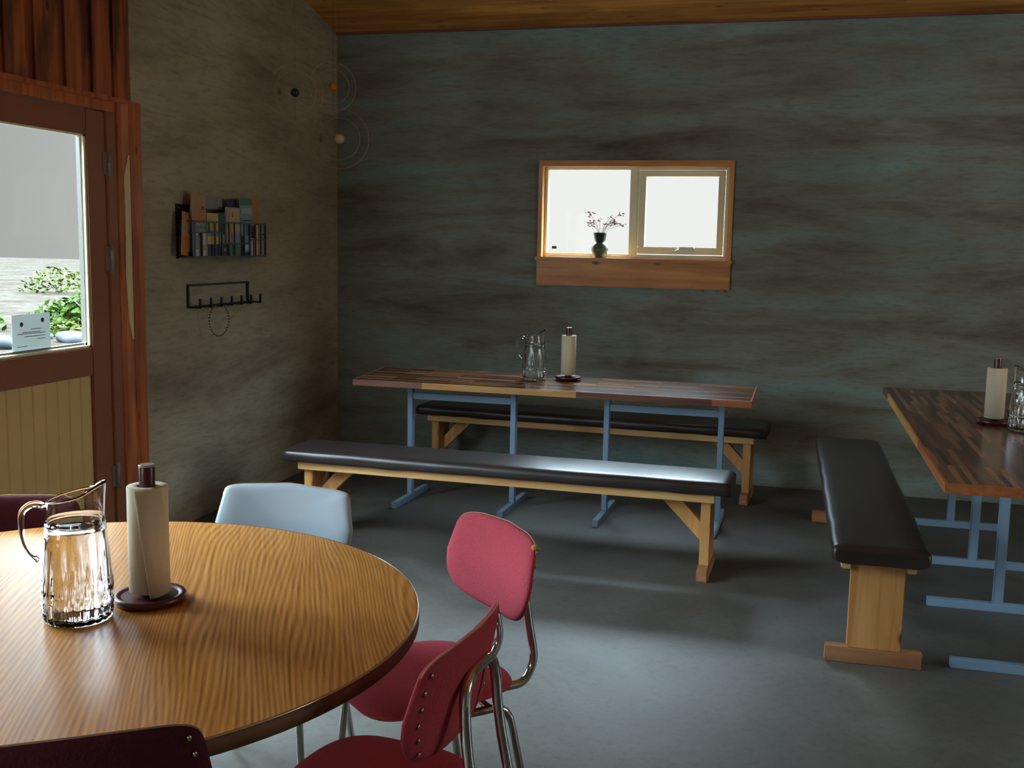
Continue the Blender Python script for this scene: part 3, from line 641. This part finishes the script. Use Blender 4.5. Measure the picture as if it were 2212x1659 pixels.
def make_chair(label, fabric, worn=None, flabel=None, sq=0.22):
    t = thing('dining_chair', label, 'chair', group='chairs round the oak table')
    bm = B(); pad(bm, seat_outline(), 0.024, 0.014, seat_fn); obj('seat', bm, M[fabric], t, label=flabel)
    bm = B(); pad(bm, back_outline(96, sq), 0.018, 0.010, back_fn, p=7); bk = obj('backrest', bm, M[fabric], t)
    ol = back_outline(96, sq)
    bm = B(); tube(bm, [back_fn(u * 1.0, v * 1.0, -0.002) for u, v in ol if v > 0.075][::1], 0.0018, 6); obj('piping', bm, M['piping'], bk, label='worn pale edge of the cover')
    if worn:
        bm = B(); pr = back_fn(-0.181, 0.094, 0.0); sphere(bm, pr, 0.010, 2, (1.2, 1.0, 0.8)); obj('worn_corner', bm, M['foam'], bk, label='torn corner showing yellow foam')
    for s in (-1, 1):
        for k in range(6):
            v = 0.078 - 0.030 * k; u = s * (0.172 + (0.008 if 0 < k < 4 else 0.0) - (0.010 if k == 5 else 0)); p = Vector(back_fn(u, v, -0.0095))
            bm = B(); sphere(bm, (0, 0, 0), 0.0042, 1, (1, 0.5, 1.5)); obj('upholstery_tack', bm, M['chrome'], bk, loc=p)
    # chrome back support: a tube bent into an upside-down U, running forward under the seat
    g = 0.085
    half = [(g, 0.12, 0.418), (g, -0.235, 0.418), (g, -0.262, 0.475), (g, -0.236, 0.60), (g * 0.94, -0.226, 0.735)]
    pts = half + [(-p[0], p[1], p[2]) for p in half[::-1]]
    bm = B(); tube(bm, fillet(pts, 0.055, 7), 0.0105, 12); obj('back_support', bm, M['chrome'], t)
    # legs: front and rear tubes joined under the seat
    for s in (-1, 1):
        for yy, yf in ((0.135, 0.165), (-0.135, -0.215)):
            bm = B(); tube(bm, fillet([(s * 0.165, 0.0, 0.412), (s * 0.168, yy, 0.412), (s * 0.196, yf, 0.008)], 0.045, 7), 0.0098, 12)
            l = obj('leg', bm, M['chrome'], t)
            bm = B(); lathe(bm, [(0.0125, 0.0), (0.0125, 0.022), (0.010, 0.025)], 12); obj('rubber_foot', bm, M['blackm'], l, loc=(s * 0.196, yf, 0))
    bm = B(); tube(bm, [(-0.165, 0.09, 0.412), (0.165, 0.09, 0.412)], 0.008, 10); tube(bm, [(-0.165, -0.09, 0.412), (0.165, -0.09, 0.412)], 0.008, 10); obj('seat_frame', bm, M['chrome'], t)
    return t
def put(c, x, y, deg):
    c.location = (x, y, 0); c.rotation_euler = (0, 0, math.radians(deg)); return c
put(make_chair('raspberry red chair with torn top corner, facing the left, behind the nearer red chair', 'red', worn=True), 2.225, -4.530, 135.5)
red2 = put(make_chair('nearer red chair seen from its side and back, at the lower middle', 'red'), 2.300, -5.085, 86)
put(make_chair('white vinyl chair tucked under the far side of the round table', 'white_vinyl', sq=0.10), 1.698, -4.385, 182.8)
put(make_chair('dark maroon chair behind the glass pitcher at the left edge', 'maroon'), 1.170, -4.728, 214)
r3 = put(make_chair('chair seen from behind in the lower left corner, cover darkened to maroon for shade', 'maroon'), 1.970, -5.518, 34)  # darker maroon cover stands in for the shade on its back

# ------------------------------------------------------------------ pitchers and paper rolls
def make_pitcher(label, x, y, z, deg, fill=0.185):
    t = thing('water_pitcher', label, 'pitcher', (x, y, z), math.radians(deg), 'glass water pitchers')
    def outer(zz):
        pr = [(0, 0.060), (0.004, 0.064), (0.03, 0.067), (0.085, 0.066), (0.15, 0.0615), (0.205, 0.056), (0.25, 0.054), (0.32, 0.0565)]
        for (a, ra), (b_, rb) in zip(pr, pr[1:]):
            if zz <= b_: return ra + (rb - ra) * (zz - a) / (b_ - a)
        return pr[-1][1]
    n = 96
    def rim_h(a):
        c = math.cos(a)                      # spout at +x
        return 0.243 + 0.012 * (1 + c) + 0.016 * max(0, c) ** 4
    def shape(a, zz, inset):
        """zz 0..1 above the neck follows the sloping rim"""
        if zz <= 0.20: z_ = zz
        else: z_ = 0.20 + (zz - 0.20) / 0.06 * (rim_h(a) - 0.20)
        r = outer(min(z_, 0.25))
        if not inset:
            if z_ < 0.045: r += 0.0022 * math.cos(22 * a) * math.sin(min(1, z_ / 0.012) * PI / 2)
            elif z_ < 0.062: r += 0.0016
            elif z_ < 0.085: r += 0.0022 * math.cos(30 * a)
            elif z_ < 0.18: r += 0.0018 * math.cos(14 * a) * (1 - (z_ - 0.085) / 0.095)
            if 0.192 < z_ < 0.201: r += 0.0015
        else:
            if z_ < 0.12: r -= 0.0010 * math.cos(14 * a)
        k = max(0, (z_ - 0.205) / 0.06)
        r += 0.006 * max(0, math.cos(a)) ** 6 * k
        r -= 0.004 * (max(0, math.cos(a + 0.8)) ** 12 + max(0, math.cos(a - 0.8)) ** 12) * k
        if inset: r -= inset
        return Vector((r * math.cos(a), r * math.sin(a), z_))
    zs = [0.0, 0.003, 0.010, 0.02, 0.032, 0.044, 0.047, 0.060, 0.063, 0.073, 0.084, 0.088, 0.11, 0.14, 0.17, 0.190, 0.1925, 0.1965, 0.2005, 0.202, 0.212, 0.224, 0.236, 0.248, 0.256, 0.260]
    bm = B(); rings = []
    for zz in zs: rings.append([bm.verts.new(shape(2 * PI * k / n, zz, 0) * (1 if zz > 0 else 1)) for k in range(n)])
    for zz in [0.260] + [q_ for q_ in zs[::-1] if q_ > 0.018][1:] + [0.011]:
        rings.append([bm.verts.new(shape(2 * PI * k / n, zz, 0.0034) + Vector((0, 0, 0.0012 if zz == 0.260 else 0))) for k in range(n)])
    for a, b in zip(rings, rings[1:]):
        for k in range(n): bm.faces.new((a[k], a[(k + 1) % n], b[(k + 1) % n], b[k])).smooth = True
    bm.faces.new(rings[0][::-1]); bm.faces.new(rings[-1]); obj('pitcher_body', bm, M['glass'], t, label='clear glass with cut ribs round the lower half')
    bm = B(); prof = [(0.0185, )] ; lv = [0.0118, 0.03, 0.05, 0.075, 0.10, 0.13, 0.16, fill]
    rr = []
    for zz in lv: rr.append([bm.verts.new(Vector(((shape(2 * PI * k / n, zz, 0.0034).xy).length * 0.994 * math.cos(2 * PI * k / n), (shape(2 * PI * k / n, zz, 0.0034).xy).length * 0.994 * math.sin(2 * PI * k / n), zz))) for k in range(n)])
    for a, b in zip(rr, rr[1:]):
        for k in range(n): bm.faces.new((a[k], a[(k + 1) % n], b[(k + 1) % n], b[k])).smooth = True
    bm.faces.new(rr[0][::-1]); bm.faces.new(rr[-1]); obj('water', bm, M['water'], t, label='clear water filling about two thirds')
    bm = B(); hp = fillet([(-0.0535, 0, 0.232), (-0.080, 0, 0.238), (-0.102, 0, 0.222), (-0.104, 0, 0.185), (-0.094, 0, 0.145), (-0.074, 0, 0.122)], 0.02, 6)
    nn = len(hp); rad = [0.0078 - 0.0032 * (i / (nn - 1)) for i in range(nn)]; tube(bm, hp, 0.007, 14, radii=rad); sphere(bm, hp[-1], 0.0052, 2)
    obj('handle', bm, M['glass'], t)
    return t
def make_roll(label, x, y, z, deg=0, flap=True, tilt=(0, 0)):
    t = thing('paper_towel_holder', label, 'paper towel holder', (x, y, z), math.radians(deg), 'wooden paper towel holders')
    t.rotation_euler = (tilt[0], tilt[1], math.radians(deg))
    bm = B(); lathe(bm, [(0.060, 0.0), (0.070, 0.002), (0.0745, 0.010), (0.0745, 0.016), (0.072, 0.019), (0.062, 0.017), (0.058, 0.015)], 56); obj('base', bm, M['mahog'], t)
    bm = B(); lathe(bm, [(0.0165, 0.014), (0.0165, 0.289), (0.0155, 0.292)], 28); obj('post', bm, M['mahog'], t)
    bm = B(); lathe(bm, [(0.0168, 0.2905), (0.0168, 0.2935), (0.015, 0.295)], 28); obj('post_cap', bm, M['mahogtop'], t)
    bm = B(); lathe(bm, [(0.0200, 0.0265), (0.0200, 0.2490), (0.0215, 0.2500), (0.0405, 0.2500), (0.0415, 0.2485), (0.0415, 0.0265), (0.0200, 0.0265)], 56, capb=False, capt=False)
    obj('paper_roll', bm, M['paper'], t)
    bm = B(); lathe(bm, [(0.0190, 0.020), (0.0190, 0.2495), (0.0200, 0.2497)], 36, capb=False, capt=False); obj('cardboard_core', bm, M['core'], t)
    if flap:
        bm = B(); prev = None; m_ = 22
        for i in range(m_ + 1):
            s = i / m_; off = 0.0424 + 0.0060 * (1 - s) ** 2
            ab = -0.98 + 1.75 * s; at = -1.62 + 2.39 * s            # slanted free edge, bottom and top
            zt, zb = 0.2475, 0.0270 - 0.0075 * (1 - s)
            A = bm.verts.new((off * math.cos(ab), off * math.sin(ab), zb)); C_ = bm.verts.new(((off - 0.002) * math.cos(at), (off - 0.002) * math.sin(at), zt))
            if prev: bm.faces.new((prev[0], A, C_, prev[1])).smooth = True
            prev = (A, C_)
        o = obj('loose_sheet', bm, M['paper'], t, label='loose outer sheet with a slanting edge'); s_ = o.modifiers.new('s', 'SOLIDIFY'); s_.thickness = 0.0006
    return t
make_pitcher('glass water pitcher in the foreground at the left end of the round table', 1.690, -5.118, RTZ, 22)
make_roll('brown wooden paper towel holder on the round table beside the pitcher', 1.766, -4.985, RTZ, 0)
make_pitcher('glass water pitcher on the long table under the window', 1.650, -1.010, 0.7455, 14, 0.192)
make_roll('paper towel holder on the long table under the window', 1.838, -0.970, 0.7470, 200, flap=False)
make_pitcher('glass water pitcher cut off by the right edge of the picture', 4.040, -1.965, 0.749, 195, 0.11)
make_roll('paper towel holder on the right hand table behind the pitcher', 3.945, -1.790, 0.749, 120, flap=False)

# ------------------------------------------------------------------ wall rack with brochures, hooks
def rk(zx, zy):     # reading of the rack front: along the wall and up
    return -2.007 + (zx - 365) * 0.001075, 1.410 + (800 - zy) * 0.00055
rack = thing('magazine_rack', 'black metal wall rack holding brochures on the left wall', 'rack', (0, 0, 0))
XF = 0.100; Y0, Y1, Z0, Z1 = -2.010, -1.244, 1.408, 1.588
bm = B(); r_ = 0.0035
def rod(bm, p, q, w_=0.007): beam(bm, p, q, w_, w_, (1, 0, 0.001) if abs((Vector(q) - Vector(p)).normalized().x) < 0.9 else (0, 0, 1))
for z in (Z0, Z1): rod(bm, (XF, Y0, z), (XF, Y1, z), 0.009)
for zx in (368, 500, 555, 620, 690, 745, 845, 905, 965, 1022, 1072):
    yy = rk(zx, 0)[0]; lo, hi = Z0, Z1
    if zx == 500: lo, hi = 1.535, Z1
    rod(bm, (XF, yy, lo), (XF, yy, hi), 0.010 if zx in (368, 1072) else 0.007)
rod(bm, (XF, rk(435, 0)[0], Z0), (XF, rk(435, 0)[0], 1.535)); 
for a, b_, zz in ((368, 620, 1.532), (620, 905, 1.478), (905, 1072, 1.500)): rod(bm, (XF, rk(a, 0)[0], zz), (XF, rk(b_, 0)[0], zz))
obj('front_grid', bm, M['greym'], rack)
bm = B()
for yy in (Y0, Y1):
    rod(bm, (0.004, yy, Z0), (XF, yy, Z0), 0.008); rod(bm, (0.004, yy, Z1), (XF, yy, Z1), 0.008); rod(bm, (0.004, yy, 1.53), (XF, yy, 1.53), 0.006)
obj('side_rod', bm, M['blackm'], rack)
bm = B()
for yy in (Y0, Y1, (Y0 + Y1) / 2): rod(bm, (0.005, yy, Z0 - 0.01), (0.005, yy, 1.672), 0.010)
for zz in (Z0, 1.53, 1.670): rod(bm, (0.005, Y0, zz), (0.005, Y1, zz), 0.008)
box(bm, 0.001, 0.004, Y0, Y0 + 0.12, 1.58, 1.672); obj('back_frame', bm, M['blackm'], rack)
bm = B(); box(bm, 0.004, XF, Y0, Y1, Z0 - 0.004, Z0 - 0.001); obj('shelf_plate', bm, M['blackm'], rack)
bm = B(); box(bm, 0.048, 0.051, Y0 + 0.01, Y1 - 0.01, Z0, 1.54); obj('divider', bm, M['blackm'], rack)
def tube_sph(y, z):
    bm = B(); sphere(bm, (0.006, y, z), 0.006, 1); return bm
obj('screw', tube_sph(Y0 + 0.018, 1.655), M['chrome'], rack)
BM = {}
def paper_mat(name, rgb):
    if name not in BM: BM[name] = plain('print_' + name, rgb, 0.45, var=0.1, scale=30)
    return BM[name]
def brochure(label, zx0, zx1, ztop, x, base, lean=0.0, roll=0.0, blocks=(), th=0.004, zbot=796, name='brochure'):
    ya, zt = rk(zx0, ztop); yb, _ = rk(zx1, ztop); zb = 1.410
    h_ = zt - zb; w_ = abs(yb - ya)
    t = thing(name, label, 'brochure', (x, (ya + yb) / 2, zb + 0.001 + abs(roll) * w_ / 2), group='brochures in the wall rack', rot=(roll, -lean, 0))
    bm = B(); box(bm, -th / 2, th / 2, -w_ / 2, w_ / 2, 0, h_); obj('cover', bm, base, t)
    for i, (u0, u1, v0, v1, mt) in enumerate(blocks):
        bm = B(); box(bm, th / 2, th / 2 + 0.0006, -w_ / 2 + u0 * w_, -w_ / 2 + u1 * w_, v0 * h_, v1 * h_)
        obj('printed_area', bm, mt, t)
    return t
pm = paper_mat
TAN, GREY, ORN, YEL, NVY, TEA, PNK, BLU, WHT, DRK, GRN, CRM = (pm('tan', (176, 142, 110)), pm('grey', (140, 144, 146)), pm('orange', (190, 120, 56)), pm('yellow', (206, 186, 96)),
    pm('navy', (44, 52, 78)), pm('teal', (46, 84, 88)), pm('pink', (186, 150, 140)), pm('blue', (130, 156, 176)), pm('white', (204, 208, 204)), pm('dark', (48, 46, 50)), pm('green', (84, 132, 110)), pm('cream', (196, 178, 136)))
brochure('orange brown brochure leaning in the open left end of the rack', 292, 350, 400, 0.072, ORN, 0.05, -0.16, [(0, 1, .45, .8, TAN)])
brochure('tall tan leaflet with a small brown stamp, rising highest at the left of the rack', 372, 505, 235, 0.064, TAN, 0.04, -0.16, [(.70, .90, .70, .82, pm('brown', (120, 72, 50)))])
brochure('brochure with an orange sky over grey below, in front of the tall tan leaflet', 372, 500, 370, 0.088, GREY, 0.02, 0, [(0, 1, .72, .98, ORN), (.1, .5, .66, .76, PNK), (0, 1, .6, .66, GRN), (.3, .7, .42, .5, pm('rose', (170, 90, 96)))])
brochure('yellow topped brochure with a navy block, third from the left in the rack', 505, 610, 395, 0.086, YEL, 0.01, 0, [(0, 1, .0, .28, NVY), (0, 1, .46, .60, BLU), (0.1, .8, .85, .94, CRM)])
brochure('dark teal brochure at the middle of the rack', 614, 692, 385, 0.082, TEA, 0.02, 0, [(0.2, .8, .2, .5, GREY)])
brochure('pinkish cream brochure with a small oval emblem, middle of the rack', 696, 838, 325, 0.080, PNK, 0.02, 0, [(.28, 1, .50, .97, CRM), (.44, .52, .80, .90, pm('brown', (120, 72, 50))), (.35, 1, .1, .45, BLU)])
brochure('navy booklet half hidden behind the pinkish cream brochure', 765, 868, 245, 0.040, NVY, 0.0, 0, [(.3, .9, .3, .8, pm('deep_blue', (52, 66, 92)))])
t8 = brochure('large blue map with an orange right edge, at the right of the rack', 862, 1046, 228, 0.076, BLU, 0.03, 0.03, [(.72, 1, .02, 1, ORN), (0, .72, .88, 1, GRN), (.0, .7, .0, .35, GREY), (.05, .68, .60, .62, DRK), (.05, .7, .55, .565, DRK)])
bm = B(); rr_ = random.Random(5); h8 = 0.31; w8 = 0.198
for k in range(6): box(bm, 0.0027, 0.0034, -w8 / 2 + w8 * (0.10 + 0.095 * k), -w8 / 2 + w8 * (0.10 + 0.095 * k + 0.05), h8 * (.74), h8 * (.84))
obj('title_lettering', bm, WHT, t8, label='pale illegible title letters')
t9 = brochure('grey landscape booklet lying behind the others at the top of the rack', 535, 752, 240, 0.022, GREY, 0.0, 0, [(0, 1, .60, .80, DRK)])
brochure('cream brochure in front of the map at the right end of the rack', 930, 1012, 480, 0.090, CRM, 0.01, 0.02, [(0, .6, .55, .95, DRK), (0, 1, .35, .45, PNK)])
for lab, a, b_, tp, base, bl in (
    ('small pale grey card low at the left of the rack', 378, 408, 585, WHT, [(0, 1, .3, .9, GREY)]),
    ('small white and green card low at the left of the rack', 438, 474, 585, WHT, [(0, 1, .25, .5, pm('lime', (150, 176, 70)))]),
    ('small dark card low at the middle of the rack', 638, 690, 690, DRK, [(.2, .6, .4, .7, GREY)]),
    ('small green card low at the middle of the rack', 705, 808, 690, GRN, [(0.1, .9, .1, .9, pm('green2', (72, 120, 104)))]),
    ('small blue and white card low at the right of the rack', 858, 905, 600, BLU, [(0, 1, .3, .55, WHT), (0, 1, .0, .2, NVY)]),
    ('narrow striped card low at the right end of the rack', 918, 962, 640, GREY, [(.3, .5, .0, .9, WHT), (.7, .9, 0, .9, NVY)])):
    brochure(lab, a, b_, tp, 0.0935, base, 0, 0, bl, th=0.002, name='leaflet')

hk = thing('hook_rail', 'black metal hook rail with seven hooks below the rack', 'coat rack', (0, 0, 0))
bm = B(); beam(bm, (0.006, -1.921, 1.258), (0.006, -1.287, 1.258), 0.010, 0.012, (1, 0, 0)); beam(bm, (0.006, -1.921, 1.145), (0.006, -1.238, 1.145), 0.010, 0.012, (1, 0, 0))
beam(bm, (0.006, -1.921, 1.140), (0.006, -1.921, 1.263), 0.010, 0.012, (1, 0, 0)); beam(bm, (0.006, -1.287, 1.140), (0.006, -1.287, 1.263), 0.016, 0.012, (1, 0, 0)); obj('frame', bm, M['blackm'], hk)
for k in range(7):
    yy = -1.900 + k * 0.1095; bm = B(); beam(bm, (0.008, yy, 1.143), (0.068, yy, 1.143), 0.010, 0.010, (0, 0, 1)); beam(bm, (0.063, yy, 1.140), (0.063, yy, 1.190), 0.010, 0.010, (1, 0, 0)); obj('hook', bm, M['blackm'], hk)
yh = -1.900 + 0.1095 * 1.5
nk = thing('bead_necklace', 'string of small black beads hanging from the hook rail', 'necklace', (0, 0, 0))
def loop_pt(s):   # from one hook down and back up
    a = PI * 2 * s; return Vector((0.042 + 0.01 * math.sin(a), yh + 0.062 + 0.085 * math.sin(a), 1.064 + 0.085 * math.cos(a)))
pts = [loop_pt(0.03 + 0.94 * i / 60) for i in range(61)]
bm = B(); tube(bm, pts, 0.0012, 6); obj('thread', bm, M['thread'], nk)
for i in range(4, 57, 2):
    bm = B(); sphere(bm, (0, 0, 0), 0.0045, 1); obj('bead', bm, M['bead'], nk, loc=pts[i])
bm = B(); tube(bm, [(0.03, -1.900 + 0.03, 1.138), (0.03, -1.893 + 0.03, 1.06), (0.03, -1.872 + 0.03, 0.985)], 0.0012, 6)
tag(obj('cord', bm, M['thread']), 'thin pale cord hanging at the left end of the hook rail', 'cord')

# ------------------------------------------------------------------ hanging ring mobiles
def mobile(label, x, y, z, r1, r2, ballr, ballmat, ztop, face, swivel=None):
    t = thing('ring_mobile', label, 'mobile', (x, y, z), face, 'wire ring mobiles in the corner')
    for rr in (r1, r2):
        bm = B(); tube(bm, [(rr * math.cos(2 * PI * k / 72), 0, rr * math.sin(2 * PI * k / 72)) for k in range(72)], 0.0016, 6, closed=True); obj('ring', bm, M['brass'], t)
    bm = B(); sphere(bm, (0, 0, 0.0), ballr, 3); obj('ball', bm, ballmat, t)
    bm = B(); tube(bm, [(0, 0, -r2), (0, 0, ztop - z)], 0.0012, 6); obj('string', bm, M['cord'], t)
    if swivel:
        bm = B(); zz = swivel - z; tube(bm, fillet([(0.0, 0, zz + .03), (0.012, 0, zz + .024), (0.012, 0, zz + .008), (-0.010, 0, zz - .006), (-0.010, 0, zz - .022), (0.0, 0, zz - .03)], 0.01, 4), 0.0018, 6); obj('swivel', bm, M['brass'], t)
    return t
mobile('ring mobile with a dark green ball, hanging furthest left', 0.125, -0.90, 2.372, 0.125, 0.166, 0.026, plain('green_marble', (30, 58, 54), 0.15), hz(-0.90), 0.25, 2.75)
mobile('ring mobile with an orange ball, hanging in the corner', 0.190, -0.50, 2.463, 0.105, 0.150, 0.029, plain('orange_marble', (206, 116, 52), 0.2), hz(-0.50), 0.7)
mobile('ring mobile with a cream ball, hanging lowest in the corner', 0.168, -0.35, 2.156, 0.132, 0.190, 0.032, plain('cream_marble', (226, 206, 158), 0.2), hz(-0.35), 0.25, 2.62)

# ------------------------------------------------------------------ outside
bm = B()
g = 40
vv = [[None] * (g + 1) for _ in range(g + 1)]
bm2 = B(); box(bm2, -60, -0.3, -40, 60, -0.4, -0.16); box(bm2, -0.3, 40, 0.4, 60, -0.4, -0.16)
tag(obj('ground', bm2, M['ground']), 'pale gravel ground outside the door', 'ground', kind='structure')
def shrub(label, x, y, rx, ry, h_, n, mat, seed):
    rnd = random.Random(seed); t = thing('shrub', label, 'shrub', (x, y, -0.16), group='shrubs outside the door'); bm = B()
    for i in range(n):
        a = rnd.uniform(0, 2 * PI); rr = math.sqrt(rnd.random()); zz = rnd.uniform(0.05, 1) ; k = math.sqrt(max(0.05, 1 - (zz * 0.95) ** 2))
        c = Vector((rx * rr * k * math.cos(a), ry * rr * k * math.sin(a), h_ * zz * (0.8 + 0.4 * noise.noise(Vector((a * 2, rr * 3, seed))))))
        d1 = Vector((rnd.gauss(0, 1), rnd.gauss(0, 1), rnd.gauss(0.2, .6))).normalized(); d2 = d1.cross(Vector((rnd.gauss(0, 1), rnd.gauss(0, 1), 1))).normalized(); s = rnd.uniform(0.05, 0.10)
        v = [bm.verts.new(c + q_) for q_ in (-d1 * s, d2 * s * .45, d1 * s, -d2 * s * .45)]; bm.faces.new(v)
    obj('foliage', bm, mat, t)
    bm = B()
    for i in range(7):
        a = i * 0.9; tube(bm, [(0, 0, 0), (rx * .3 * math.cos(a), ry * .3 * math.sin(a), h_ * .4), (rx * .55 * math.cos(a), ry * .55 * math.sin(a), h_ * .75)], 0.012, 5)
    obj('stems', bm, M['twig'], t)
shrub('bright green shrub outside to the right of the paper notice', -9.3, 10.4, 1.6, 1.0, 0.70, 1700, M['leaf'], 1)
shrub('low yellow green shrub outside just right of the paper notice', -8.6, 8.7, 1.2, 0.5, 0.25, 700, M['leaf2'], 2)
shrub('bright green shrub outside at the left edge of the door glass', -11.0, 8.4, 1.0, 1.0, 0.70, 1100, M['leaf'], 3)
shrub('pale distant shrub outside high above the others', -17.5, 20.0, 1.4, 1.0, 0.8, 420, M['leaf2'], 4)
for i, (x, y, s, lab) in enumerate(((-7.9, 7.7, 0.20, 'grey rock on the ground below the right shrub'), (-8.7, 8.0, 0.14, 'small pale rock beside the right shrub outside'), (-8.2, 6.4, 0.22, 'blue grey rock low at the left edge of the door glass'))):
    bm = B(); sphere(bm, (0, 0, 0), s, 3, (1.4, 1, .6))
    for v in bm.verts: v.co *= 1 + 0.35 * noise.noise(v.co * 4 / s * 0.3 + Vector((i * 7, 0, 0)))
    tag(obj('rock', bm, M['rock'], loc=(x, y, -0.16 + s * 0.3)), lab, 'rock', 'rocks outside the door')
